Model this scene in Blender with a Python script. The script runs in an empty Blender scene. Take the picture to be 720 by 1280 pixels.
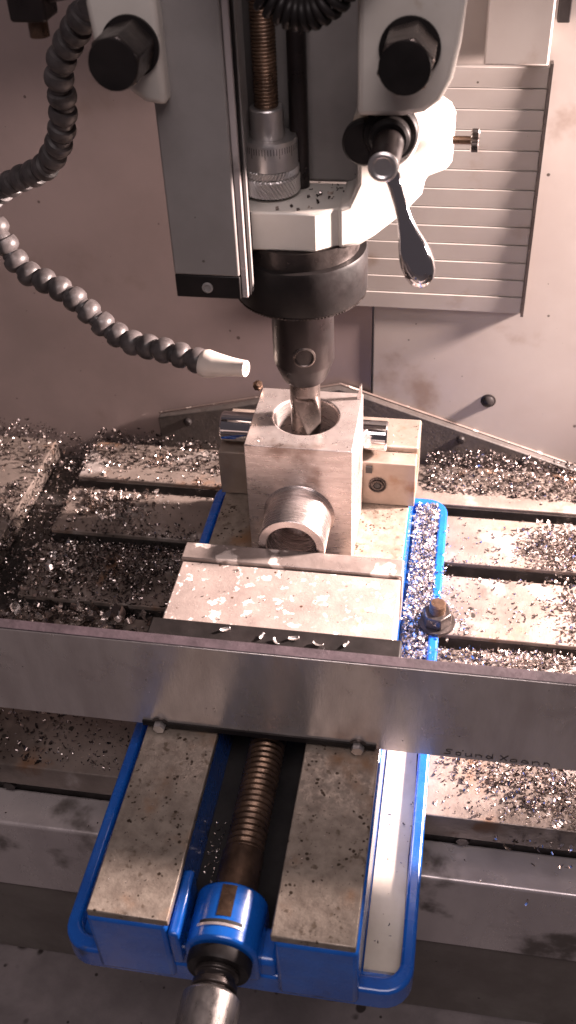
import bpy, bmesh, math, random
import numpy as np
from mathutils import Vector, Matrix
random.seed(7); rng = np.random.default_rng(11)
S = bpy.context.scene
COL = S.collection
PI = math.pi

# ------------------------------------------------------------------ camera
cam_d = bpy.data.cameras.new('camera'); cam = bpy.data.objects.new('camera', cam_d); COL.objects.link(cam)
S.camera = cam
cam_d.sensor_fit = 'VERTICAL'; cam_d.sensor_height = 36.0; cam_d.lens = 36.0*1287.1/1280.0
cam_d.clip_start = .01; cam_d.clip_end = 50
def cam_axes(p, y, r):
    f = Vector((-math.sin(y)*math.cos(p), math.cos(y)*math.cos(p), -math.sin(p)))
    rt = Vector((math.cos(y), math.sin(y), 0)); up = rt.cross(f)
    return (math.cos(r)*rt + math.sin(r)*up, -math.sin(r)*rt + math.cos(r)*up, f)
rt, up, fw = cam_axes(0.698, 0.1965, -0.0498)
M3 = Matrix((rt, up, -fw)).transposed()
cam.matrix_world = Matrix.Translation((0.1049, -0.2716, 0.6108)) @ M3.to_4x4()
cam_d.dof.use_dof = True; cam_d.dof.focus_distance = 0.74; cam_d.dof.aperture_fstop = 11.0

# ------------------------------------------------------------------ light
W = bpy.data.worlds.new('World'); S.world = W; W.use_nodes = True
bg = W.node_tree.nodes['Background']; bg.inputs[0].default_value = (1., .80, .88, 1); bg.inputs[1].default_value = .056
def look(o, tgt): o.rotation_euler = (Vector(tgt)-o.location).to_track_quat('-Z', 'Y').to_euler()
ld = bpy.data.lights.new('work_lamp', 'SPOT'); lo = bpy.data.objects.new('work_lamp', ld); COL.objects.link(lo)
lo.location = (.60, .485, .43); look(lo, (.02, .40, .15)); ld.energy = 178; ld.color = (1, .785, .72)
ld.spot_size = math.radians(64); ld.spot_blend = .5; ld.shadow_soft_size = .040
ad = bpy.data.lights.new('unseen_fill_light', 'AREA'); ao = bpy.data.objects.new('unseen_fill_light', ad); COL.objects.link(ao)  # added area lamp, unseen, for soft fill and highlights on the chrome
ao.location = (.25, -.75, 1.75); look(ao, (0, .2, .1)); ad.shape = 'RECTANGLE'; ad.size = 1.3; ad.size_y = .6
ad.energy = 15; ad.color = (1, .86, .86)
V = S.view_settings; V.view_transform = 'Standard'; V.look = 'None'; V.gamma = 1; V.exposure = 0.28; V.use_curve_mapping = False
S.render.engine = 'CYCLES'

# ------------------------------------------------------------------ materials
def surf(name, c1, c2=None, sc=40, metal=0., r0=.35, r1=.6, stain=None, speck=None, bump=0., bsc=300., stretch=(1,1,1), coat=0., contrast=(.3,.7), more=()):
    m = bpy.data.materials.new(name); m.use_nodes = True; nt = m.node_tree; N = nt.nodes; L = nt.links
    b = N['Principled BSDF']; b.inputs['Metallic'].default_value = metal
    if coat: b.inputs['Coat Weight'].default_value = coat; b.inputs['Coat Roughness'].default_value = .15
    tc = N.new('ShaderNodeTexCoord'); mp = N.new('ShaderNodeMapping'); mp.inputs['Scale'].default_value = stretch
    geo = N.new('ShaderNodeNewGeometry'); L.new(geo.outputs['Position'], mp.inputs[0])
    def noise(s, det=6, rough=.6, raw=False):
        n = N.new('ShaderNodeTexNoise'); n.inputs['Scale'].default_value = s; n.inputs['Detail'].default_value = det
        n.inputs['Roughness'].default_value = rough
        L.new((geo.outputs['Position'] if raw else mp.outputs[0]), n.inputs['Vector']); return n.outputs['Fac']
    def remap(v, a, z, lo=0., hi=1.):
        r = N.new('ShaderNodeMapRange'); r.interpolation_type = 'SMOOTHSTEP'
        for k, x in zip((1,2,3,4), (a, z, lo, hi)): r.inputs[k].default_value = x
        L.new(v, r.inputs[0]); return r.outputs[0]
    def mix(f, a, c):
        x = N.new('ShaderNodeMix'); x.data_type = 'RGBA'; L.new(f, x.inputs[0])
        if isinstance(a, tuple): x.inputs[6].default_value = (*a, 1)
        else: L.new(a, x.inputs[6])
        x.inputs[7].default_value = (*c, 1); return x.outputs[2]
    n1 = noise(sc); f = remap(n1, *contrast)
    col = mix(f, c1, c2 or tuple(v*.75 for v in c1))
    rough = remap(noise(sc*2.3), .3, .7, r0, r1)
    for st in ([stain] if stain else []) + list(more):
        c, s, a, z = st[:4]
        fm = remap(noise(s, 5, .55, raw=True), a, z); col = mix(fm, col, c)
        if len(st) > 4:
            mr = N.new('ShaderNodeMix'); L.new(fm, mr.inputs[0]); L.new(rough, mr.inputs[2]); mr.inputs[3].default_value = st[4]; rough = mr.outputs[0]
        if len(st) > 5:
            mm = N.new('ShaderNodeMix'); L.new(fm, mm.inputs[0])
            src = b.inputs['Metallic'].links[0].from_socket if b.inputs['Metallic'].links else None
            if src: L.new(src, mm.inputs[2])
            else: mm.inputs[2].default_value = metal
            mm.inputs[3].default_value = st[5]; L.new(mm.outputs[0], b.inputs['Metallic'])
    if speck:
        c, s, a = speck
        vn = N.new('ShaderNodeTexVoronoi'); vn.inputs['Scale'].default_value = s; vn.feature = 'F1'
        L.new(geo.outputs['Position'], vn.inputs['Vector'])
        sub = N.new('ShaderNodeMath'); sub.operation = 'MULTIPLY'; L.new(vn.outputs['Distance'], sub.inputs[0])
        L.new(remap(noise(s*.35, 2, .5, raw=True), .45, .68, 4., .7), sub.inputs[1])
        col = mix(remap(sub.outputs[0], a, a*1.6, 1., 0.), col, c)
    L.new(col, b.inputs['Base Color']); L.new(rough, b.inputs['Roughness'])
    if bump:
        bp = N.new('ShaderNodeBump'); bp.inputs['Strength'].default_value = bump; bp.inputs['Distance'].default_value = .001
        L.new(noise(bsc, 4), bp.inputs['Height']); L.new(bp.outputs[0], b.inputs['Normal'])
    return m
M = {}
M['steel']   = surf('machined_steel', (.50,.46,.44), (.36,.33,.31), 60, .92, .24, .42, speck=((.16,.12,.10), 160, .05), bump=.12, bsc=500, stretch=(1,1,6))
M['plate']   = surf('ground_plate_steel', (.70,.63,.60), (.56,.495,.47), 22, .66, .15, .27, speck=((.10,.08,.07), 210, .06), bump=.10, bsc=260, stretch=(3,1,.7), stain=((.50,.43,.41), 18, .54, .74, .38))  # stretched pale and dark tones paint in the streaky reflections of the ways
M['block']   = surf('milled_block_steel', (.74,.66,.63), (.58,.50,.475), 50, .80, .24, .38, bump=.10, bsc=420, stretch=(1,1,5), stain=((.32,.24,.21), 22, .55, .7))
M['way']     = surf('rust_stained_way', (.33,.28,.235), (.22,.18,.15), 110, .5, .34, .55, stain=((.23,.125,.065), 26, .52, .74, .6, .2), speck=((.045,.03,.02), 330, .22), bump=.25, bsc=600, more=(((.13,.10,.075), 170, .58, .70),((.11,.06,.035), 40, .64, .78)))
M['turned']  = surf('turned_steel', (.70,.63,.61), (.50,.44,.42), 70, .92, .18, .32, bump=.25, bsc=500, stretch=(.3,6,.3))
M['jawtop']  = surf('wet_jaw_steel', (.46,.385,.35), (.36,.295,.27), 50, .45, .25, .45, stain=((.74,.69,.66), 150, .57, .64, .12, .05), speck=((.10,.05,.03), 140, .09), bump=.2, bsc=500, more=(((.34,.20,.11), 40, .64, .72, .5, .2),))
M['jawpl']   = surf('jaw_plate_steel', (.32,.27,.25), (.22,.18,.165), 45, .5, .25, .5, stain=((.60,.52,.48), 48, .56, .62, .2, .1), bump=.15, bsc=400)
M['jawfix']  = surf('fixed_jaw_steel', (.33,.27,.23), (.26,.205,.17), 30, .5, .3, .5, stain=((.22,.13,.08), 26, .55, .7), bump=.15, bsc=400)
M['table']   = surf('table_cast_iron', (.27,.222,.195), (.165,.135,.118), 22, .45, .28, .5, stain=((.46,.41,.385), 17, .54, .66, .3), speck=((.04,.035,.03), 120, .14), bump=.3, bsc=350, more=(((.15,.08,.045), 24, .56, .70, .6, .1),((.09,.07,.06), 11, .55, .72, .35)))
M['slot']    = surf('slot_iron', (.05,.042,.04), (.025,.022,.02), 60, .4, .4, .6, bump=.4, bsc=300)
M['rail']    = surf('rail_steel', (.58,.52,.51), (.44,.39,.39), 18, .45, .22, .38, stretch=(1,1,.4), stain=((.13,.11,.10), 20, .55, .7, .5), bump=.15, bsc=150)
M['apron']   = surf('apron_paint', (.16,.14,.125), (.12,.10,.09), 20, 0, .4, .6, speck=((.03,.025,.02), 120, .12), bump=.2, bsc=200)
M['floor']   = surf('chip_pan_paint', (.21,.18,.18), (.14,.12,.12), 25, .1, .35, .6, speck=((.03,.022,.02), 60, .22), bump=.3, bsc=220)
M['blue']    = surf('blue_paint', (.008,.115,.50), (.006,.075,.36), 30, 0, .16, .34, coat=.5, stain=((.02,.03,.06), 30, .64, .74, .6), bump=.12, bsc=160)
M['white']   = surf('cream_enamel', (.56,.53,.49), (.48,.445,.405), 16, 0, .30, .45, stain=((.30,.22,.15), 26, .64, .76, .6), speck=((.06,.045,.035), 70, .07), coat=.2, bump=.08, bsc=120)
M['grey']    = surf('grey_enamel', (.235,.22,.215), (.20,.186,.18), 30, 0, .35, .5, speck=((.08,.07,.06), 90, .05), bump=.06, bsc=200)
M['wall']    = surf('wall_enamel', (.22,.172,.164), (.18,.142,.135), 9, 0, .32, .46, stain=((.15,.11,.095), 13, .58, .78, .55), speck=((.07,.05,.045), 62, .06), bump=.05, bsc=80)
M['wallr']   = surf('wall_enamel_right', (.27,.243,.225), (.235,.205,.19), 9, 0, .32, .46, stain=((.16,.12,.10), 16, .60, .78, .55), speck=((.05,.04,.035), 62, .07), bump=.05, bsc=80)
M['rib']     = surf('way_cover_paint', (.30,.28,.265), (.265,.24,.225), 14, 0, .3, .45, stain=((.21,.17,.145), 20, .6, .76), speck=((.05,.04,.03), 70, .05))
M['black']   = surf('black_oxide', (.010,.009,.009), (.018,.015,.015), 40, .1, .36, .55, bump=.1, bsc=300)
M['black'].node_tree.nodes['Principled BSDF'].inputs['Specular IOR Level'].default_value = .18
M['boltst']  = surf('bolt_steel', (.20,.165,.15), (.12,.098,.09), 60, .8, .22, .4, bump=.15, bsc=400)
M['darkst']  = surf('dark_steel', (.085,.07,.065), (.05,.042,.04), 60, .7, .25, .45, bump=.15, bsc=400)
M['holder']  = surf('browned_holder', (.024,.017,.017), (.014,.011,.011), 45, .3, .26, .42, bump=.06, bsc=300)
M['rubber']  = surf('rubber', (.03,.025,.023), (.05,.04,.036), 50, 0, .5, .75, bump=.3, bsc=300)
M['hose']    = surf('grey_hose_plastic', (.085,.075,.075), (.045,.039,.039), 90, 0, .3, .5, bump=.1, bsc=300, stain=((.035,.03,.03), 60, .52, .66, .5))
M['nozzle']  = surf('nozzle_plastic', (.72,.66,.60), (.66,.58,.52), 40, 0, .35, .5)
M['chrome']  = surf('chrome', (.82,.82,.84), (.78,.77,.80), 30, 1., .03, .06)
M['satin']   = surf('satin_chrome', (.72,.69,.68), (.60,.57,.56), 60, .9, .28, .4)
M['brown']   = surf('oily_screw_steel', (.17,.105,.07), (.08,.05,.035), 80, .7, .25, .45, bump=.2, bsc=400)
M['coolant'] = surf('milky_coolant', (.55,.50,.42), (.44,.38,.31), 30, 0, .08, .18, stain=((.16,.13,.10), 40, .62, .74), speck=((.08,.06,.05), 160, .06))
M['mark']    = surf('dark_marking', (.03,.022,.02), (.05,.04,.035), 60, 0, .5, .7)
M['scale']   = surf('dark_edge_steel', (.075,.055,.065), (.045,.034,.04), 60, .2, .45, .65, bump=.3, bsc=300)
M['flake']   = surf('flaking_paint', (.10,.075,.065), (.07,.05,.045), 60, 0, .4, .6, stain=((.42,.36,.32), 60, .57, .63))
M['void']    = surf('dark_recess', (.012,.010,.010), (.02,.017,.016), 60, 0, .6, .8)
def chip_mat(name, stops):
    m = bpy.data.materials.new(name); m.use_nodes = True; N = m.node_tree.nodes; L = m.node_tree.links
    b = N['Principled BSDF']; b.inputs['Metallic'].default_value = .85; b.inputs['Roughness'].default_value = .24
    g = N.new('ShaderNodeNewGeometry'); r = N.new('ShaderNodeValToRGB'); cr = r.color_ramp
    while len(cr.elements) < len(stops): cr.elements.new(.5)
    for e, (p, c) in zip(cr.elements, stops): e.position = p; e.color = (*c, 1)
    L.new(g.outputs['Random Per Island'], r.inputs[0]); L.new(r.outputs[0], b.inputs['Base Color'])
    return m
M['chipdark'] = chip_mat('dark_chips', [(0, (.03,.025,.024)), (.55, (.10,.08,.075)), (.8, (.26,.21,.2)), (1, (.72,.64,.6))])
M['chip']     = chip_mat('steel_chips', [(0, (.06,.05,.045)), (.35, (.24,.19,.17)), (.7, (.48,.41,.38)), (1, (.85,.78,.74))])
M['chipbri']  = chip_mat('bright_chips', [(0, (.16,.13,.12)), (.3, (.46,.40,.38)), (.7, (.70,.64,.62)), (1, (.92,.88,.86))])

# ------------------------------------------------------------------ mesh helpers (world coordinates in, own origin out)
class G:
    def __init__(s): s.v = []; s.f = []
    def add(s, vs, fs):
        k = len(s.v); s.v += [tuple(v) for v in vs]; s.f += [tuple(i+k for i in f) for f in fs]; return s
    def box(s, x0, x1, y0, y1, z0, z1):
        return s.add([(x0,y0,z0),(x1,y0,z0),(x1,y1,z0),(x0,y1,z0),(x0,y0,z1),(x1,y0,z1),(x1,y1,z1),(x0,y1,z1)],
                     [(0,3,2,1),(4,5,6,7),(0,1,5,4),(1,2,6,5),(2,3,7,6),(3,0,4,7)])
    def prism(s, pts, ax, a, b):
        # pts 2D in the two remaining axes (in x,y,z order), extruded along ax
        def P(p, h): q = list(p); q.insert(ax, h); return tuple(q)
        n = len(pts); vs = [P(p,a) for p in pts] + [P(p,b) for p in pts]
        return s.add(vs, [tuple(range(n))[::-1], tuple(range(n,2*n))] + [(i,(i+1)%n,n+(i+1)%n,n+i) for i in range(n)])
    def lathe(s, prof, o, d, n=40, fn=None, phase=0.):
        # prof [(radius, along)], o origin, d axis direction
        d = Vector(d).normalized(); o = Vector(o)
        u = d.cross(Vector((0,0,1)) if abs(d.z) < .9 else Vector((1,0,0))).normalized(); w = d.cross(u)
        vs = []; fs = []
        for r, h in prof:
            for i in range(n):
                a = 2*PI*i/n + phase; rr = r + (fn(a, h) if fn and r > 1e-6 else 0)
                vs.append(o + d*h + u*(rr*math.cos(a)) + w*(rr*math.sin(a)))
        for k in range(len(prof)-1):
            for i in range(n):
                j = (i+1) % n; fs.append((k*n+i, k*n+j, (k+1)*n+j, (k+1)*n+i))
        m = (len(prof)-1)*n
        if prof[0][0] > 1e-6: fs.append(tuple(range(n))[::-1])
        if prof[-1][0] > 1e-6: fs.append(tuple(m+i for i in range(n)))
        return s.add(vs, fs)
    def cyl(s, r, a, b, n=32, r2=None):
        a = Vector(a); b = Vector(b); return s.lathe([(r,0),(r if r2 is None else r2,(b-a).length)], a, b-a, n)
    def tube(s, pts, r, n=8):
        pts = [Vector(p) for p in pts]; vs = []; fs = []; pu = None
        for i, p in enumerate(pts):
            t = (pts[min(i+1,len(pts)-1)] - pts[max(i-1,0)]).normalized()
            u = t.cross(Vector((0,0,1)) if abs(t.z) < .95 else Vector((1,0,0))).normalized()
            if pu is not None: u = (pu - t*pu.dot(t)).normalized()
            pu = u; w = t.cross(u)
            vs += [p + u*(r*math.cos(2*PI*k/n)) + w*(r*math.sin(2*PI*k/n)) for k in range(n)]
        for i in range(len(pts)-1):
            for k in range(n): fs.append((i*n+k, i*n+(k+1)%n, (i+1)*n+(k+1)%n, (i+1)*n+k))
        fs += [tuple(range(n))[::-1], tuple((len(pts)-1)*n+k for k in range(n))]
        return s.add(vs, fs)
WL = {}
def wl(o): return WL.get(o.name, Vector((0,0,0)))
def obj(name, g, mat, parent=None, bevel=0., seg=2, smooth=35, **props):
    vs = np.array(g.v, dtype=float); c = Vector((vs.min(0)+vs.max(0))/2)
    me = bpy.data.meshes.new(name); me.from_pydata([tuple(v) for v in (vs-np.array(c))], [], g.f)
    bm = bmesh.new(); bm.from_mesh(me); bmesh.ops.recalc_face_normals(bm, faces=bm.faces); bm.to_mesh(me); bm.free()
    me.materials.append(M[mat] if isinstance(mat, str) else mat)
    if smooth: me.shade_smooth(); me.set_sharp_from_angle(angle=math.radians(smooth))
    o = bpy.data.objects.new(name, me); COL.objects.link(o); WL[o.name] = c
    if parent: o.parent = parent; o.location = c - wl(parent)
    else: o.location = c
    if bevel:
        b = o.modifiers.new('bevel', 'BEVEL'); b.width = bevel; b.segments = seg; b.limit_method = 'ANGLE'; b.angle_limit = math.radians(40); b.harden_normals = False
    for k, v in props.items(): o[k] = v
    return o
def thing(name, loc, label, category, group=None):
    o = bpy.data.objects.new(name, None); COL.objects.link(o); o.location = loc; WL[o.name] = Vector(loc)
    o.empty_display_size = .02; o['label'] = label; o['category'] = category
    if group: o['group'] = group
    return o
def twin(src, parent, loc):
    o = src.copy(); COL.objects.link(o); o.parent = parent; o.location = Vector(loc) - (wl(parent) if parent else Vector((0,0,0))); WL[o.name] = Vector(loc); return o
def arc(cx, cy, r, a0, a1, n): return [(cx+r*math.cos(a0+(a1-a0)*i/n), cy+r*math.sin(a0+(a1-a0)*i/n)) for i in range(n+1)]
def rrect(x0, x1, y0, y1, r, n=6):
    return arc(x1-r,y0+r,r,-PI/2,0,n)+arc(x1-r,y1-r,r,0,PI/2,n)+arc(x0+r,y1-r,r,PI/2,PI,n)+arc(x0+r,y0+r,r,PI,1.5*PI,n)
def rim_wall(outer, inner, z0, z1):
    n = len(outer); g = G(); vs = [(x,y,z1) for x,y in outer]+[(x,y,z1) for x,y in inner]+[(x,y,z0) for x,y in outer]+[(x,y,z0) for x,y in inner]
    fs = []
    for i in range(n):
        j = (i+1)%n
        fs += [(i,j,n+j,n+i), (2*n+i,3*n+i,3*n+j,2*n+j), (i,2*n+i,2*n+j,j), (n+i,n+j,3*n+j,3*n+i)]
    return g.add(vs, fs)
def hexprof(r, o, d, h, phase=0.): return G().lathe([(r*.9,0),(r,.0008),(r,h-.0012),(r*.9,h)], o, d, 6, phase=phase)

# ================================================================== SETTING
# chip pan floor and machine walls
def struct(name, g, mat, **k): return obj(name, g, mat, kind='structure', **k)
struct('floor', G().add([(-1.2,-.6,-.242),(1.2,-.6,-.242),(1.2,.56,-.242),(-1.2,.56,-.242)], [(0,1,2,3)]), 'floor')
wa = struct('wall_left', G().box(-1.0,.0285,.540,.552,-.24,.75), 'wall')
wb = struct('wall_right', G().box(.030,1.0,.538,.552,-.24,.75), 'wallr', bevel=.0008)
for (x, z, par, yy, r) in [(.137,.072,wb,.538,.0055)]:
    sc = obj('wall_screw', G().lathe([(r*1.25,0),(r*1.25,.001),(r,.0014),(r*.9,.0036),(r*.55,.0052),(0,.0056)], (x,yy,z), (0,-1,0), 24), 'black', wb)
# black edge strip and the pale box above the ribbed cover
obj('black_edge_strip', G().box(.157,.166,.528,.537,.40,.62), 'black', bevel=.001, label='narrow black vertical strip on the wall beside the pale box', category='edge_strip')
obj('column_box', G().box(.108,.153,.500,.537,.379,.62), 'rib', bevel=.0015, label='pale painted metal box above the ribbed cover panel', category='box')

# ribbed cover panel
rp = thing('way_cover_panel', (.06,.537,.165), 'pale ribbed metal cover panel of overlapping horizontal slats on the back wall', 'cover panel')
nrib = 13; z0 = .166; dz = (.369-z0)/nrib
ribm = None
for i in range(nrib):
    za = z0+i*dz
    if ribm is None:
        ribm = obj('slat', G().prism([(.5365,za),(.5365,za+dz-.0004),(.5318,za+dz-.0004),(.5330,za)], 0, -.03, .156), 'rib', rp, bevel=.0004)
        base = wl(ribm).copy()
    else: twin(ribm, rp, base+Vector((0,0,i*dz)))
obj('side_trim', G().box(.1562,.1585,.529,.5375,.165,.372), 'darkst', rp)

# peaked rubber guard with painted lip and screws
gg = thing('gable_guard', (0,.52,0), 'dark peaked rubber wiper guard behind the table under the back wall', 'guard')
obj('rubber_sheet', G().prism([(-.180,-.03),(.30,-.03),(.30,-.019),(.224,.005),(0,.081),(-.112,.051),(-.180,.035)], 1, .5285, .5365), 'rubber', gg, bevel=.001)
def lip(p, q): 
    (x0,za),(x1,zb) = p, q
    return G().prism([(x0,za),(x1,zb),(x1,zb+.0010),(x0,za+.0010)], 1, .5352, .5379)
obj('painted_lip', lip((.0,.0815),(.30,-.0205)), 'flake', gg, bevel=.0006)
obj('painted_lip', lip((-.181,.0352),(-.0002,.0815)), 'flake', gg, bevel=.0006)
s0 = None
for (x, zz) in [(.075,.047),(.115,.033),(.175,.012),(.215,-.002),(-.15,.033)]:
    if s0 is None:
        s0 = obj('screw', G().lathe([(.0042,0),(.0042,.002),(.003,.0035),(0,.0038)], (x,.5285,zz), (0,-1,0), 16), 'black', gg)
    else: twin(s0, gg, (x, wl(s0).y, zz))

# ------------------------------------------------------------------ machine table
tb = thing('machine_table', (0,.33,-.04), 'worn cast iron machine table with slots under the blue vise', 'machine table')
lands = [(.138,.208),(.2235,.292),(.307,.376),(.393,.455),(.4715,.530)]
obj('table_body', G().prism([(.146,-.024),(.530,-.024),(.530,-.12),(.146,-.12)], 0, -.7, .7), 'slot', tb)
for (a, b) in lands:
    obj('table_land', G().box(-.250,.60,a,b,-.0235,0), 'table', tb, bevel=.0012)
    if a > .15: obj('slot_wall_shade', G().box(-.2495,.5995,a-.0007,a-.0001,-.0235,-.0040), 'slot', tb)  # dark strip that paints the slot's shade onto the land's front wall
obj('table_rim', G().box(-.70,-.292,.138,.530,-.0235,-.001), 'table', tb, bevel=.0012)
# lower lip and dog groove
b0 = None
for (x) in (-.199,.135):
    g = hexprof(.0052, (x,.146,-.031), (0,-1,0), .006)
    obj('stop_bolt', g, 'darkst', tb)
# saddle below the table
sd = thing('saddle', (0,.2,-.13), 'machine saddle with bright polished steel rail below the table edge', 'saddle')
obj('polished_rail', G().box(-.8,.8,.115,.1455,-.128,-.0400), 'rail', sd, bevel=.0025, seg=3)
obj('apron', G().box(-.8,.8,.119,.30,-.2415,-.1285), 'apron', sd, bevel=.002)

# ================================================================== VISE
vs = thing('machine_vise', (0,.2,0), 'blue machine vise with rust stained steel ways and screw, bolted on the table', 'vise')
XL, XR, YF, YB = -.103, .108, .003, .452
out = rrect(XL,XR,YF,YB,.018); inn = rrect(XL+.008,XR-.008,YF+.010,YB-.008,.011)
obj('base_rim', rim_wall(out, inn, .0005, .021), 'blue', vs, bevel=.0022, seg=3)
obj('base_floor', G().prism(rrect(XL+.0015,XR-.0015,YF+.0015,YB-.0015,.017), 2, .001, .009), 'blue', vs)
obj('bed_side', G().box(-.0775,-.0305,0,.448,.009,.0675), 'blue', vs, bevel=.003, seg=3)
obj('bed_side', G().box(.0305,.0775,0,.448,.009,.0675), 'blue', vs, bevel=.003, seg=3)
obj('bed_front', G().box(-.031,.031,.004,.026,.009,.036), 'blue', vs, bevel=.004, seg=3)
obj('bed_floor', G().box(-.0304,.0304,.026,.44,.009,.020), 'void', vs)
obj('steel_way', G().box(-.076,-.0290,.0008,.446,.0676,.0735), 'way', vs, bevel=.0008)
obj('steel_way', G().box(.0290,.076,.0008,.446,.0676,.0735), 'way', vs, bevel=.0008)
ZA = .047
hs = obj('screw_housing', G().prism([(-.0212,.024),(.0212,.024)]+arc(0,ZA,.0212,0,PI,24), 1, -.002, .033), 'blue', vs, bevel=.0022, seg=3)
obj('housing_web', G().box(-.0300,-.0235,-.001,.040,.030,.063), 'blue', vs, bevel=.002, seg=3)
def shell(r, a0, a1, y0, y1, n=8):
    g = G(); V_ = []; F_ = []
    for i in range(n+1):
        a = a0+(a1-a0)*i/n
        for rr in (r, r-.001):
            for y in (y0, y1): V_.append((rr*math.cos(a), y, ZA+rr*math.sin(a)))
    for i in range(n):
        k = 4*i; F_ += [(k,k+4,k+5,k+1),(k+2,k+3,k+7,k+6),(k,k+2,k+6,k+4),(k+1,k+5,k+7,k+3)]
    F_ += [(0,1,3,2),(4*n,4*n+2,4*n+3,4*n+1)]
    return g.add(V_, F_)
obj('worn_strip', shell(.0215, math.radians(78), math.radians(101), .0115, .0305), 'brown', hs)
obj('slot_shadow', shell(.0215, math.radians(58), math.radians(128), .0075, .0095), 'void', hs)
obj('slot_lip', shell(.0216, math.radians(56), math.radians(132), .0058, .0074), 'rail', hs)
obj('bearing_ring', G().lathe([(.0145,-.0105),(.0175,-.0105),(.0185,-.008),(.0185,-.0035)], (0,0,ZA), (0,1,0), 40), 'black', vs)
def thread(a, h):
    t = (h/.0042 - a/(2*PI)) % 1.0
    return -.0014*abs(t-.5)*2
prof = [(.0122, .043+i*.00042) for i in range(640)]
obj('lead_screw', G().lathe(prof, (0,0,ZA), (0,1,0), 32, thread), 'brown', vs, smooth=60)
obj('screw_journal', G().lathe([(.0128,.030),(.0128,.062),(.0118,.064)], (0,0,ZA), (0,1,0), 32), 'brown', vs)
obj('screw_collar', G().lathe([(.0125,-.0105),(.0125,-.013),(.0108,-.0135),(.0108,-.017),(.0128,-.0175),(.0128,-.021),(.0105,-.0215),(.0105,-.024)], (0,0,ZA), (0,1,0), 32), 'darkst', vs, bevel=.0005)
obj('handle_socket', G().lathe([(.0135,-.0235),(.0163,-.026),(.0163,-.048),(.0155,-.0485),(.0155,-.050),(.0163,-.0505),(.0163,-.095),(.014,-.097)], (0,0,ZA), (0,1,0), 40), 'steel', vs, bevel=.0005)
# moving jaw
mj = obj('moving_jaw', G().box(-.076,.079,.1765,.2440,.0745,.1170), 'jawtop', vs, bevel=.0012)
obj('outer_jaw_plate', G().box(-.078,.085,.1385,.1760,.0745,.1295), 'black', vs, bevel=.0012)
ip = obj('inner_jaw_plate', G().box(-.077,.080,.2445,.2615,.0750,.1195), 'jawpl', vs, bevel=.001)
# fixed jaw
obj('fixed_jaw', G().box(-.0785,.081,.3905,.430,.0740,.1215), 'jawfix', vs, bevel=.0015)
fp = obj('fixed_jaw_plate', G().box(-.079,.0805,.3742,.3903,.0740,.1165), 'jawfix', vs, bevel=.001)
fs0 = None
for x in (.0505,-.0495):
    g = G().lathe([(.0072,0),(.0072,.0012),(.0064,.0014),(.0058,.0004),(.0050,.0004),(.0048,.0016),(.0032,.0016),(.0030,-.0005)], (x,.3742,.0945), (0,-1,0), 28)
    obj('jaw_screw', g, 'darkst', fp); obj('socket', hexprof(.0031, (x,.3742,.0945), (0,-1,0), .0006+.0011), 'void', fp)
obj('jaw_stop', G().box(.041,.046,.3722,.3742,.107,.113), 'void', fp)
# coolant in the right channel of the base
obj('coolant_puddle', G().prism([(.0785,.020)]+[(.0995+.0006*math.sin(i*1.7), .020+i*.0255) for i in range(10)]+[(.0785,.250)], 2, .0092, .0125), 'coolant', kind='stuff', label='milky cream coolant lying in the vise base channel', category='coolant')
# stud with nut through the base
sn = thing('hold_down_stud', (.1045,.300,.010), 'dark hex nut and threaded stud clamping the vise among chips', 'bolt')
obj('washer', G().lathe([(.006,0),(.0145,0),(.0145,.0025),(.006,.0025)], (.1055,.298,.0215), (0,0,1), 32), 'darkst', sn)
obj('hex_nut', hexprof(.0118, (.1055,.298,.0240), (0,0,1), .011, .3), 'darkst', sn, bevel=.0006)
obj('stud', G().lathe([(.0060,-.010)]+[(.0066,.0005*i) for i in range(46)]+[(.0056,.0240)], (.1055,.298,.0200), (0,0,1), 24, lambda a,h: -.0006*abs(((h/.0015-a/2/PI)%1)-.5)*2), 'brown', sn)

# ------------------------------------------------------------------ long steel plate on the moving jaw
pl = thing('steel_plate', (0,.134,.076), 'long polished steel plate bolted upright across the front of the blue vise', 'plate')
obj('plate_body', G().box(-.33,.33,.1300,.1380,.0765,.1548), 'plate', pl, bevel=.0006)
obj('dark_top_edge', G().box(-.33,.33,.1302,.1379,.1549,.1558), 'scale', pl, bevel=.0004)  # thin strip in a darker tone along the plate top
for x in (-.0665,.0625):
    b = obj('bolt', hexprof(.0042, (x,.1298,.0785), (0,-1,0), .005, .2), 'satin', pl)
    obj('washer', G().lathe([(.006,0),(.006,.0012)], (x,.1299,.0785), (0,-1,0), 20), 'darkst', b)
obj('lower_black_strip', G().box(-.078,.074,.1285,.1298,.0768,.0812), 'black', pl)  # narrow black strip along the plate's lower edge
# hand-scratched writing near the lower edge
strokes = []
def let(ch, x, z, h, w):
    d = {'S':[(1,.9),(.6,1),(.2,.85),(.3,.6),(.8,.45),(.8,.15),(.4,0),(0,.1)], 'o':[(.5,.55),(.15,.45),(.1,.15),(.5,0),(.85,.15),(.8,.45),(.5,.55)],
         'u':[(.1,.55),(.12,.1),(.45,0),(.8,.15),(.85,.55),(.9,0)], 'n':[(.1,0),(.12,.55),(.15,.4),(.5,.55),(.8,.42),(.85,0)],
         'd':[(.8,.4),(.4,.55),(.1,.25),(.4,0),(.8,.15),(.9,1),(.9,0)], 'X':[(0,.95),(.9,0)], 'x':[(.9,1),(0,.05)], 'p':[(.1,-.35),(.12,.55),(.6,.5),(.85,.3),(.5,.02),(.15,.1)]}[ch]
    strokes.append([(x+px*w+random.uniform(-.0004,.0004), z+pz*h+random.uniform(-.0004,.0004)) for px, pz in d])
x = .1165
for ch in 'Sound': let(ch, x, .0800-(x-.117)*.012, .0052, .0048); x += .0062
x += .003
for ch in 'Xx': let(ch, x, .0795, .0048, .005)
x += .006
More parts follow.
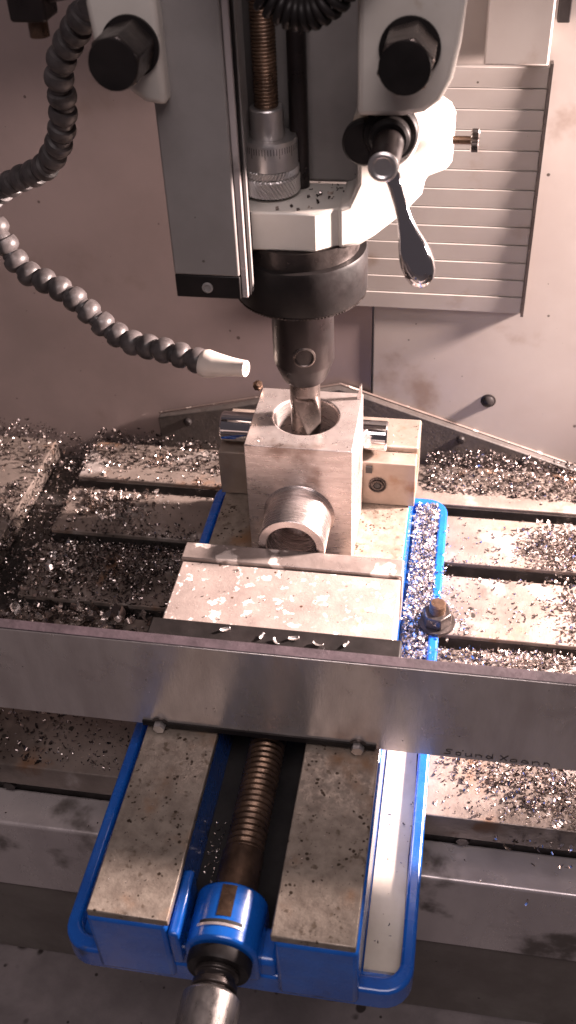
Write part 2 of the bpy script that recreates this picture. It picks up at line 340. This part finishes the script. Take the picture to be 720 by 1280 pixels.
for ch in 'oonn': let(ch, x, .0792, .0048, .0052); x += .0066
g = G()
for s_ in strokes: g.tube([(a, .1299, b) for a, b in s_], .00038, 5)
obj('scratched_writing', g, 'mark', pl)

# ------------------------------------------------------------------ workpiece block with bore and front boss
wk = thing('steel_block', (0,.337,.0735), 'square machined steel block with a round bore and front boss, held in the vise', 'workpiece')
X0, X1, Y0, Y1, ZB, ZT = -.0385, .0385, .3000, .3738, .0738, .1810
bx, by, br = 0., .3405, .0235
def plate_with_hole(x0, x1, y0, y1, cx, cy, r, z0, z1, n=64):
    vs_ = []; sq = []; ci = []
    for i in range(n):
        a = 2*PI*i/n; dx, dy = math.cos(a), math.sin(a)
        t = min(((x1-cx)/dx if dx > 1e-9 else ((x0-cx)/dx if dx < -1e-9 else 1e9)), ((y1-cy)/dy if dy > 1e-9 else ((y0-cy)/dy if dy < -1e-9 else 1e9)))
        sq.append((cx+t*dx, cy+t*dy)); ci.append((cx+r*dx, cy+r*dy))
    for (X, Y) in [(x0,y0),(x1,y0),(x1,y1),(x0,y1)]:      # snap nearest ring point to each corner
        k = min(range(n), key=lambda i: (sq[i][0]-X)**2+(sq[i][1]-Y)**2); sq[k] = (X,Y)
    g = G(); N_ = n
    rc = [(cx+(r+.0012)*math.cos(2*PI*i/n), cy+(r+.0012)*math.sin(2*PI*i/n)) for i in range(n)]
    g.v = [(a,b,z1) for a,b in sq]+[(a,b,z1) for a,b in rc]+[(a,b,z1-.0012) for a,b in ci]+[(a,b,z0+.03) for a,b in ci]+[(a,b,z0) for a,b in sq]
    for i in range(n):
        j = (i+1)%n
        g.f += [(i,j,n+j,n+i),(n+i,n+j,2*n+j,2*n+i),(2*n+i,2*n+j,3*n+j,3*n+i),(i,4*n+i,4*n+j,j)]
    g.f.append(tuple(4*n+i for i in range(n))); g.f.append(tuple(3*n+i for i in range(n))[::-1])
    return g
obj('block_body', plate_with_hole(X0,X1,Y0,Y1,bx,by,br,ZB,ZT), 'block', wk, smooth=30, bevel=.0006)
bo = obj('boss', G().lathe([(.0265,.0002),(.0250,-.002),(.0245,-.005),(.0245,-.0360),(.0237,-.0372),(.0185,-.0372),(.0178,-.0366),(.0178,-.004),(.0,-.004)], (-.0005,.300,.121), (0,1,0), 56), 'turned', wk)
obj('burr_tab', G().prism([(.0345,.181),(.0380,.181),(.0378,.193),(.0365,.1925)], 1, .3655, .3690), 'block', wk)
# ground rod on the jaw behind the block
obj('ground_rod', G().lathe([(.0108,0),(.0120,.0012),(.0120,.132),(.0108,.1332)], (-.0765,.3865,.1287+.0050), (1,0,0), 40), 'chrome', label='short polished steel rod lying on the fixed jaw behind the block', category='rod')
obj('chip_ball', G().lathe([(0,0),(.0026,.0007),(.0038,.003),(.0034,.0055),(.0018,.0072),(0,.0076)], (-.0420,.3700,.1812), (.2,.1,1), 18, lambda a,h: .0005*math.sin(5*a+h*900)), 'brown', label='dark crumpled chip ball at the back corner of the block', category='chip')

# ================================================================== MILLING HEAD
hd = thing('milling_head', (0,.34,.285), 'cream milling machine head with black spindle ring above the block', 'milling head')
obj('quill_housing', G().box(-.060,.052,.352,.470,.3515,.62), 'grey', hd, bevel=.003)
obj('casting_wing', G().prism([(.0440,.62),(.101,.62),(.0990,.50),(.0970,.478),(.0955,.458),(.0925,.441),(.0870,.4300),(.0790,.4240),(.0680,.4220),(.0440,.4215)], 1, .270, .360), 'white', hd, bevel=.0035, seg=3)
obj('casting_wing', G().prism([(-.104,.62),(-.0960,.485),(-.0940,.458),(-.0890,.441),(-.0700,.427),(-.058,.425),(-.058,.62)], 1, .270, .360), 'white', hd, bevel=.0035, seg=3)
lugp = [(.030,.3370),(.0430,.3395),(.0525,.3460),(.0700,.3610),(.0805,.3730),(.0825,.3840),(.0950,.3890),(.0980,.3940),(.0980,.4160),(.0950,.4210),(.0880,.4240),(.0810,.4250),(.0760,.4380),(.0440,.4380),(.0415,.4000),(.0415,.3790),(.0360,.3660),(.030,.3640)]
def lugy(x): return .312+max(0,x-.030)*.52
lugf = [(x-.075*(lugy(x)-.285), lugy(x), z-.41*(lugy(x)-.285)) for x, z in lugp]      # front face swept back to the right
k_ = len(lugp)
obj('clamp_lug', G().add(lugf+[(x,.375,z) for x,_,z in lugf], [tuple(range(k_))[::-1], tuple(range(k_,2*k_))]+[(i,(i+1)%k_,k_+(i+1)%k_,k_+i) for i in range(k_)]), 'white', hd, bevel=.004, seg=3)
obj('shaft_boss', G().lathe([(.0190,0),(.0190,.034),(.0176,.037),(.0,.037)], (.0570,.3250,.4050), (0,-1,0), 48), 'white', hd, bevel=.0008)
obj('stop_bracket', G().prism([(-.036,.305),(.0155,.305),(.0330,.3185),(.0440,.326),(.0440,.3518),(-.036,.3518)], 2, .3270, .3520), 'white', hd, bevel=.0014, seg=2)
obj('bracket_shim', G().box(-.0275,-.0235,.3035,.3048,.327,.352), 'darkst', hd)
obj('quill', G().lathe([(.0385,.3152),(.0385,.3268)], (0,.340,0), (0,0,1), 56), 'darkst', hd)
def knurl(n, k, amp): return lambda a, h: amp*(abs(((a*n/(2*PI)+h*k) % 1)-.5)*2-.5)
obj('spindle_ring', G().lathe([(.0400,.2845),(.0428,.2850),(.0436,.2862),(.0436,.3130),(.0428,.3150),(.0390,.3150)], (0,.340,0), (0,0,1), 72), 'black', hd)
obj('ring_knurl', G().lathe([(.0418,.2832),(.0431,.2836),(.0431,.2847),(.0418,.2849)], (0,.340,0), (0,0,1), 240, lambda a,h: .0004*math.sin(a*110)), 'darkst', hd)
# head tilt bolts
for x in (-.0735,.0705):
    b = obj('hex_bolt', hexprof(.0142, (x,.2695,.4560), (0,-1,0), .031, .25), 'boltst' if x > 0 else 'darkst', hd, bevel=.0008)  # right bolt in paler steel, its specular sheen put into the colour
    obj('bolt_end', G().lathe([(.0128,.0002),(.0123,.0012),(.0,.0014)], (x,.2385,.4560), (0,-1,0), 40), 'black', b)
    obj('bolt_flange', G().lathe([(.0154,0),(.0154,.002)], (x,.2698,.4560), (0,-1,0), 40), 'black', b)
# tall grey front cover left of the quill
cv = obj('front_cover', G().box(-.0680,-.0275,.280,.335,.3215,.62), 'grey', hd, bevel=.0012)
st = obj('cover_foot', G().box(-.0680,-.0275,.2805,.335,.3062,.3212), 'black', hd, bevel=.0008)
obj('foot_screw', G().lathe([(.0034,0),(.0034,.001),(.0024,.0014),(.0020,.0006),(0,.0006)], (-.0480,.2805,.3135), (0,-1,0), 24), 'grey', st)
obj('edge_rail', G().box(-.0272,-.0235,.2825,.2855,.3065,.62), 'rail', cv, bevel=.0005)
obj('edge_rail', G().box(-.0250,-.0218,.2905,.2935,.3065,.62), 'grey', cv, bevel=.0005)
obj('edge_rail', G().box(-.0272,-.0225,.2860,.2900,.3065,.62), 'black', cv)
# depth stop
ds = obj('depth_stop_rod', G().lathe([(.0074,.385)]+[(.0074,.385+i*.0004) for i in range(1,560)]+[(.0074,.62)], (-.0165,.334,0), (0,0,1), 28, lambda a,h: -.0007*abs(((h/.0020-a/2/PI)%1)-.5)*2), 'brown', hd, smooth=60)
obj('sleeve', G().lathe([(.0102,.3872),(.0102,.4040),(.0094,.4050)], (-.0165,.334,0), (0,0,1), 40), 'satin', ds, bevel=.0003)
cl = obj('graduated_collar', G().lathe([(.0168,.3705),(.0168,.3850),(.0160,.3872),(.0104,.3872)], (-.0155,.334,0), (0,0,1), 56), 'satin', ds)
g = G()
for i in range(60):
    a = 2*PI*i/60; L_ = .0062 if i % 5 == 0 else .0038
    c_, s_ = math.cos(a), math.sin(a); p = Vector((-.0155+.01684*c_, .334+.01684*s_, 0)); t = Vector((-s_, c_, 0))*.00022
    g.add([p-t+Vector((0,0,.385-L_)), p+t+Vector((0,0,.385-L_)), p+t+Vector((0,0,.385)), p-t+Vector((0,0,.385))], [(0,1,2,3)])
obj('graduation_marks', g, 'mark', cl)
kz = [.3545+i*.0004 for i in range(25)]
obj('knurled_nut', G().lathe([(.0155,.3542)]+[(.0171,z) for z in kz]+[(.0160,.3652)], (-.0155,.334,0), (0,0,1), 260, knurl(46, 260, .0013)), 'satin', ds, smooth=20)
obj('knurled_nut', G().lathe([(.0155,.3656)]+[(.0168,.3660+i*.0004) for i in range(10)]+[(.0160,.3702)], (-.0155,.334,0), (0,0,1), 260, knurl(46, -260, .0013)), 'satin', ds, smooth=20)
obj('nut_base', G().lathe([(.013,.3521),(.013,.3545)], (-.0155,.334,0), (0,0,1), 32), 'black', ds)
obj('guide_rod', G().cyl(.0058, (.0005,.3455,.3521), (.0005,.3455,.62)), 'holder', hd)
# lock lever
lv = obj('lever_hub', G().lathe([(.0080,0),(.0080,.043),(.0072,.045),(.0052,.045),(.0048,.0442),(.0,.0442)], (.0610,.2860,.4075), (0,-1,0), 40), 'holder', hd, bevel=.0003)
obj('hub_flange', G().lathe([(.0150,0),(.0150,.006),(.0138,.008),(.0110,.008),(.0110,.014),(.0090,.016)], (.0610,.2880,.4090), (0,-1,0), 40), 'black', lv, bevel=.0004)
obj('hub_flange', G().lathe([(.0125,0),(.0125,.0045),(.0112,.006),(.0,.006)], (.0470,.2880,.4030), (0,-1,0), 40), 'black', lv)
obj('hub_end_ring', G().lathe([(.0046,0),(.0078,0),(.0078,.0009),(.0068,.0016),(.0056,.0016),(.0046,.0009)], (.0610,.2402,.4075), (0,-1,0), 40), 'satin', lv)
obj('hub_end_cap', G().lathe([(.0044,0),(.0044,.0010),(0,.0012)], (.0610,.2410,.4075), (0,-1,0), 32), 'void', lv)
obj('lever_arm', G().lathe([(.0030,.004),(.0042,.006),(.0038,.012),(.0036,.022),(.0042,.030),(.0056,.0375),(.0073,.0430),(.0087,.0490),(.0092,.0545),(.0086,.0600),(.0067,.0648),(.0037,.0677),(.0018,.0683),(0,.0685)], (.0635,.2462,.4065), (.30,-.08,-.92), 40), 'chrome', lv, smooth=60)
# thumb screw on the lug
tsx = obj('thumb_screw', G().cyl(.0024, (.0930,.340,.3850), (.1040,.340,.3850), 20), 'brown', hd)
obj('knurled_head', G().lathe([(.0050,0),(.0062,.0006),(.0062,.0042),(.0050,.0048)], (.1036,.340,.3850), (1,0,0), 48, lambda a,h: .0005*math.sin(a*16)), 'darkst', tsx)
# dirt crumbs on the bracket are chips, below

# tool holder and end mill
th = thing('tool_holder', (0,.34,.212), 'dark brown tool holder with end mill lowered into the bored block', 'tool holder')
obj('holder_body', G().lathe([(.0210,.2844),(.0212,.2830),(.0212,.2310),(.0206,.2292),(.0162,.2172),(.0150,.2150),(.0112,.2146)], (0,.340,0), (0,0,1), 56), 'holder', th)
d_ = Vector((.18,-1,0)).normalized(); p_ = Vector((0,.34,.243))+d_*.0209
ss = obj('set_screw', G().lathe([(.0078,-.002),(.0078,.0002),(.0066,.0009),(.0058,.0002),(.0052,-.0006),(.0034,-.0004),(.0030,-.002)], p_, d_, 32), 'boltst', th)
obj('set_screw_socket', hexprof(.0034, p_-d_*.0019, d_, .0018), 'void', ss)
def flute(a, h):
    k = max(0., min(1., (.203-h)/.004)); return -k*.0030*max(0., math.sin(2*a+h*70))**.7
obj('end_mill', G().lathe([(.0109,.2127)]+[(.0109,.211-i*.0012) for i in range(48)]+[(.0104,.1535)], (0,.340,0), (0,0,1), 64, flute), 'boltst', th)

# coiled black cable
def helix(path, R, turns, n):
    pts = []; P = [Vector(p) for p in path]
    def at(t):
        k = t*(len(P)-1); i = min(int(k), len(P)-2); return P[i].lerp(P[i+1], k-i)
    for i in range(n+1):
        t = i/n; c = at(t); tg = (at(min(1,t+.02))-at(max(0,t-.02))).normalized()
        u = tg.cross(Vector((0,1,0))).normalized(); w = tg.cross(u); a = 2*PI*turns*t
        pts.append(c+u*(R*math.cos(a))+w*(R*math.sin(a)))
    return pts
cp = [(-.024+.084*t, .258+.004*math.sin(t*3), .4715+.050*(2*t-1)**2+.002) for t in [i/14 for i in range(15)]]
obj('coiled_cable', G().tube(helix(cp, .0062, 22, 620), .0023, 7), 'black', label='black coiled cable sagging across the top of the milling head', category='cable', smooth=60)
# dark fitting at the top left
ft = thing('pipe_fitting', (-.123,.27,.462), 'dark brass pipe fitting hanging above the upper coolant hose', 'fitting')
obj('fitting_body', G().box(-.134,-.114,.262,.282,.4685,.50), 'holder', ft, bevel=.002)
obj('fitting_stem', G().cyl(.0052, (-.1225,.271,.4600), (-.1225,.271,.4690), 20), 'brown', ft)
obj('fitting_pipe', G().cyl(.006, (-.114,.272,.4820), (-.094,.272,.4850), 20), 'holder', ft)

# ------------------------------------------------------------------ segmented coolant hoses
def hose(name, pts, step, label, r=.0092):
    t = thing(name, pts[0], label, 'coolant hose', 'segmented coolant hoses')
    P = [Vector(p) for p in pts]; acc = [0.]
    for a, b in zip(P, P[1:]): acc.append(acc[-1]+(b-a).length)
    def at(s):
        for i in range(len(P)-1):
            if s <= acc[i+1]: return P[i].lerp(P[i+1], (s-acc[i])/(acc[i+1]-acc[i]))
        return P[-1]
    s = 0.; k = 0
    lk = None
    while s < acc[-1]-step*.4:
        c = at(s); d = (at(min(acc[-1], s+step*.6))-at(max(0,s-step*.6))).normalized()
        if lk is None:
            lk = obj('hose_link', G().lathe([(r*.62,-step*.62),(r*.70,-step*.50),(r*.70,-step*.36),(r*.92,-step*.30),(r,-step*.12),(r*1.0,step*.08),(r*.93,step*.26),(r*.74,step*.40),(r*.60,step*.46)], (0,0,0), (0,0,1), 28), 'hose', None, smooth=50)
            me = lk.data
            for v in me.vertices: v.co.z += (-step*.62+step*.46)/2
            o = lk
        else:
            o = lk.copy(); COL.objects.link(o)
        o.parent = t; o.location = c - wl(t); o.rotation_mode = 'QUATERNION'
        jit = Vector((random.uniform(-.12,.12), random.uniform(-.12,.12), random.uniform(-.12,.12)))
        o.rotation_quaternion = (d+jit).to_track_quat('Z', 'Y'); WL[o.name] = c.copy()
        s += step; k += 1
    return t
hose('coolant_hose', [(-.131,.36,.446),(-.143,.37,.433),(-.154,.375,.420),(-.161,.38,.403),(-.1625,.385,.389),(-.167,.39,.374),(-.173,.395,.360),(-.181,.40,.348),(-.192,.405,.336),(-.205,.41,.328),(-.218,.415,.322),(-.232,.42,.314),(-.247,.425,.304),(-.27,.43,.288)],
     .0138, 'grey segmented coolant hose curving down beside the casting without a nozzle', .0098)
hb = hose('coolant_hose', [(-.256,.424,.292),(-.246,.42,.277),(-.238,.415,.260),(-.226,.41,.249),(-.207,.405,.244),(-.192,.40,.239),(-.179,.395,.231),(-.166,.39,.221),(-.151,.385,.213),(-.136,.38,.209),(-.121,.375,.210),(-.105,.37,.210),(-.0885,.366,.2075),(-.070,.361,.2065)],
     .0142, 'grey segmented coolant hose ending in a white nozzle by the block', .0098)
nz = obj('nozzle', G().lathe([(.0085,-.004),(.0104,0),(.0106,.003),(.0090,.010),(.0070,.022),(.0062,.030),(.0060,.0345),(.0036,.0345),(.0034,.030)], (-.0785,.3635,.2060), (.031,-.009,.0035), 32), 'nozzle', hb, smooth=50)

# ================================================================== METAL CHIPS
def templates(n=14):
    T = []
    for k in range(n):
        seg = 4; r = rng.uniform(.35,.8); arc_ = rng.uniform(1.0,3.6); w = rng.uniform(.35,.8); tw = rng.uniform(-.7,.7); v = []
        for i in range(seg+1):
            a = arc_*(i/seg-.5); ww = w*(1-.5*abs(i/seg-.5))
            for sgn in (-1, 1): v.append((r*math.sin(a)+sgn*tw*.12*i, sgn*ww*.5+tw*.25*(i-2)*.4, r*(1-math.cos(a))))
        v = np.array(v); v -= v.mean(0); T.append(v)
    return T
TT = templates(); CF = np.array([(2*i,2*i+1,2*i+3,2*i+2) for i in range(4)])
def rotm(n, tilt):
    az = rng.uniform(0,2*PI,n); q = rng.normal(size=(n,3)); q[:,2] *= .001
    ax = rng.normal(size=(n,3)); ax /= np.linalg.norm(ax,axis=1)[:,None]; an = rng.normal(0,tilt,n)
    K = np.zeros((n,3,3)); K[:,0,1]=-ax[:,2];K[:,0,2]=ax[:,1];K[:,1,0]=ax[:,2];K[:,1,2]=-ax[:,0];K[:,2,0]=-ax[:,1];K[:,2,1]=ax[:,0]
    Rr = np.eye(3)+np.sin(an)[:,None,None]*K+(1-np.cos(an))[:,None,None]*(K@K)
    Z = np.zeros((n,3,3)); Z[:,0,0]=np.cos(az);Z[:,0,1]=-np.sin(az);Z[:,1,0]=np.sin(az);Z[:,1,1]=np.cos(az);Z[:,2,2]=1
    return Rr@Z
def blob(n, cx, cy, sx, sy):
    return np.c_[rng.normal(cx,sx,n), rng.normal(cy,sy,n)]
def area(n, x0, x1, y0, y1): return np.c_[rng.uniform(x0,x1,n), rng.uniform(y0,y1,n)]
def chips(name, parts, mat, label, tilt=1.1):
    V_ = []; F_ = []; k = 0
    for (xy, zf, s0, s1) in parts:
        n = len(xy); Rm = rotm(n, tilt); sz = rng.uniform(0,1,n)**2.2*(s1-s0)+s0; ti = rng.integers(0,len(TT),n)
        z = zf(xy[:,0], xy[:,1], n)
        for i in range(n):
            v = (TT[ti[i]]*sz[i])@Rm[i].T; v[:,2] += -v[:,2].min()*.85 + z[i]; v[:,0] += xy[i,0]; v[:,1] += xy[i,1]
            V_.append(v); F_.append(CF+k); k += len(v)
    vv = np.concatenate(V_); ff = np.concatenate(F_); c = vv.mean(0); vv = vv-c
    me = bpy.data.meshes.new(name); me.vertices.add(len(vv)); me.vertices.foreach_set('co', vv.ravel())
    me.loops.add(ff.size); me.loops.foreach_set('vertex_index', ff.ravel().astype(np.int32))
    me.polygons.add(len(ff)); me.polygons.foreach_set('loop_start', np.arange(0,ff.size,4,dtype=np.int32)); me.update(calc_edges=True)
    me.materials.append(M[mat]); o = bpy.data.objects.new(name, me); COL.objects.link(o); o.location = c
    o['kind'] = 'stuff'; o['label'] = label; o['category'] = 'metal chips'; return o
flat = lambda z: (lambda x, y, n: np.full(n, z))
def slotz(x, y, n):            # table top with its slots and end trough
    z = np.full(n, .0002)
    on = np.zeros(n, bool)
    for a, b in lands: on |= (y > a) & (y < b)
    z[~on] = -.0235
    z[(x > -.292) & (x < -.250)] = -.0235
    return z
def heap(bumps, base=slotz, fill=.018):
    def f(x, y, n):
        h = np.zeros(n)
        for (cx, cy, sx, sy, H) in bumps: h += H*np.exp(-((x-cx)/sx)**2-((y-cy)/sy)**2)
        z = base(x, y, n); low = z < -.01
        return np.where(low, z+fill*rng.uniform(.3,1,n), z) + h*rng.uniform(.25,1.,n)
    return f
# left half of the table
chips('metal_chips', [
    (area(3000,-.55,-.10,.490,.536), heap([(-.35,.53,.14,.03,.022),(-.18,.53,.08,.02,.014)]), .0012, .0050),
    (area(2600,-.31,-.245,.14,.50), heap([(-.27,.30,.03,.1,.006)], fill=.026), .0012, .0048),
    (area(2400,-.48,-.285,.25,.47), heap([(-.31,.36,.05,.07,.012)]), .0012, .0050),
    (blob(4200,-.165,.352,.045,.028), heap([(-.165,.355,.05,.03,.009)]), .0011, .0042),
    (area(700,-.25,-.10,.372,.395), heap([], fill=.018), .001, .0040),
    (area(500,-.25,-.10,.452,.474), heap([], fill=.010), .001, .0035),
    (area(900,-.25,-.10,.29,.308), heap([], fill=.020), .001, .004),
  ], 'chipdark', 'dark oily metal chips heaped on the table left of the vise')
chips('metal_chips', [
    (blob(480,-.205,.432,.020,.013), heap([(-.205,.432,.03,.02,.004)]), .0016, .0072),
    (blob(520,-.225,.340,.014,.022), heap([(-.225,.34,.02,.03,.005)]), .0016, .0075),
    (blob(420,-.195,.285,.045,.010), heap([(-.19,.285,.05,.02,.008)]), .0020, .0125),
    (blob(300,-.300,.400,.03,.04), heap([(-.30,.40,.05,.05,.006)]), .0014, .0055),
    (area(260,-.25,-.10,.475,.52), slotz, .0010, .0045),
    (area(300,-.25,-.10,.31,.455), slotz, .0008, .0030),
  ], 'chip', 'loose bright metal chips scattered on the left table slots')
chips('metal_chips', [
    (area(900,-.36,-.165,.142,.205), heap([(-.26,.17,.05,.04,.006)]), .0012, .0050),
    (area(260,-.165,-.106,.142,.195), slotz, .0008, .0034),
  ], 'chipdark', 'dark wet chips on the table front left of the vise')
# right half
chips('metal_chips', [
    (area(3400,.085,.36,.487,.528), heap([(.13,.52,.08,.022,.024),(.25,.515,.1,.02,.012)]), .0012, .0046),
    (area(1500,.085,.36,.500,.529), heap([(.13,.52,.08,.022,.026)]), .0010, .0036),
  ], 'chipdark', 'dark chips banked against the rubber guard right of the block')
chips('metal_chips', [
    (blob(1500,.212,.420,.020,.016), heap([(.212,.42,.03,.025,.012)]), .0012, .0052),
    (blob(1900,.240,.340,.020,.032), heap([(.24,.34,.03,.045,.012)]), .0012, .0052),
    (blob(1300,.185,.286,.045,.007), heap([(.185,.286,.06,.012,.007)]), .0011, .0046),
    (area(500,.11,.30,.372,.396), heap([], fill=.006), .0010, .0040),
    (blob(160,.165,.415,.035,.020), slotz, .0010, .0034), (blob(160,.150,.340,.03,.025), slotz, .0010, .0034),
  ], 'chip', 'brown and silver metal chips heaped on the table right of the vise')
chips('metal_chips', [
    (blob(1000,.205,.168,.028,.018), heap([(.205,.17,.04,.025,.007)]), .0011, .0050), (blob(350,.150,.180,.022,.012), slotz, .0011, .0044),
    (area(420,.112,.30,.142,.205), slotz, .0010, .0034),
  ], 'chip', 'silver metal chips along the table front right of the vise')
def chan(x, y, n): return .013+.010*np.clip((y-.24)/.06,0,1)*rng.uniform(.3,1.05,n)
chips('metal_chips', [
    (area(3600,.0800,.1000,.245,.442), chan, .0012, .0048),
    (blob(260,.1045,.325,.006,.035), flat(.0205), .0010, .0038),
    (blob(260,.118,.318,.010,.030), slotz, .0010, .0036),
  ], 'chipbri', 'bright silver chips filling the vise base channel by the hex nut')
chips('metal_chips', [
    (area(60,-.07,.075,.19,.243), flat(.1171), .0006, .0018),
    (area(26,-.035,.035,.303,.318), flat(.1811), .0005, .0014),
    (area(70,-.07,-.03,.02,.10), flat(.0736), .0004, .0011), (area(60,.03,.072,.02,.10), flat(.0736), .0004, .0011),
    (area(34,.081,.099,.03,.20), flat(.0126), .0008, .0022),
    (area(80,-.028,-.020,.05,.10), flat(.0205), .0008, .0022),
    (area(26,.045,.079,.376,.425), flat(.1216), .0006, .0016),
  ], 'chip', 'sparse tiny chips lying on the vise jaws and ways')
chips('metal_chips', [
    (area(7,-.010,.026,.309,.335), flat(.3521), .0038, .0062),
    (blob(24,.014,.338,.008,.006), flat(.3521), .0014, .0040),
  ], 'chipdark', 'dark chip crumbs lying on the cream stop bracket')
chips('metal_chips', [
    (area(90,-.6,.6,-.15,.11), flat(-.2418), .0020, .0075),
    (area(40,-.4,.4,.117,.137), flat(-.0399), .0008, .0028),
  ], 'chip', 'a few loose chips lying in the bottom pan and on the rail')
# larger single chips behind the plate
def big_chip(x, y, z, s, rz, label, group=None):
    n = 9; v = []; r = .55*s
    for i in range(n+1):
        a = 2.6*(i/n-.5)
        for sg in (-1,1): v.append((r*math.sin(a)*1.5, sg*.32*s*(1-.6*abs(i/n-.5)), r*(1-math.cos(a))))
    v = [Matrix.Rotation(rz,3,'Z') @ Matrix.Rotation(.5,3,'X') @ Vector(p) for p in v]; mz = min(p.z for p in v)
    g = G().add([(p.x+x,p.y+y,p.z-mz+z) for p in v], [(2*i,2*i+1,2*i+3,2*i+2) for i in range(n)])
    o = obj('metal_chip', g, 'satin', label=label, category='chip', smooth=60)
    if group: o['group'] = group
    m = o.modifiers.new('thickness','SOLIDIFY'); m.thickness = .0003
lab = 'single bright curled chip lying on the black jaw ledge behind the steel plate'
for (x, y, s, r) in [(-.028,.163,.0042,.4),(-.004,.160,.0036,1.2),(.006,.156,.0040,2.2),(.017,.161,.0044,.2),(.033,.157,.0046,2.9),(.050,.160,.0034,1.0)]:
    big_chip(x, y+.007, .1296, s, r, lab, 'chips on the black jaw ledge')
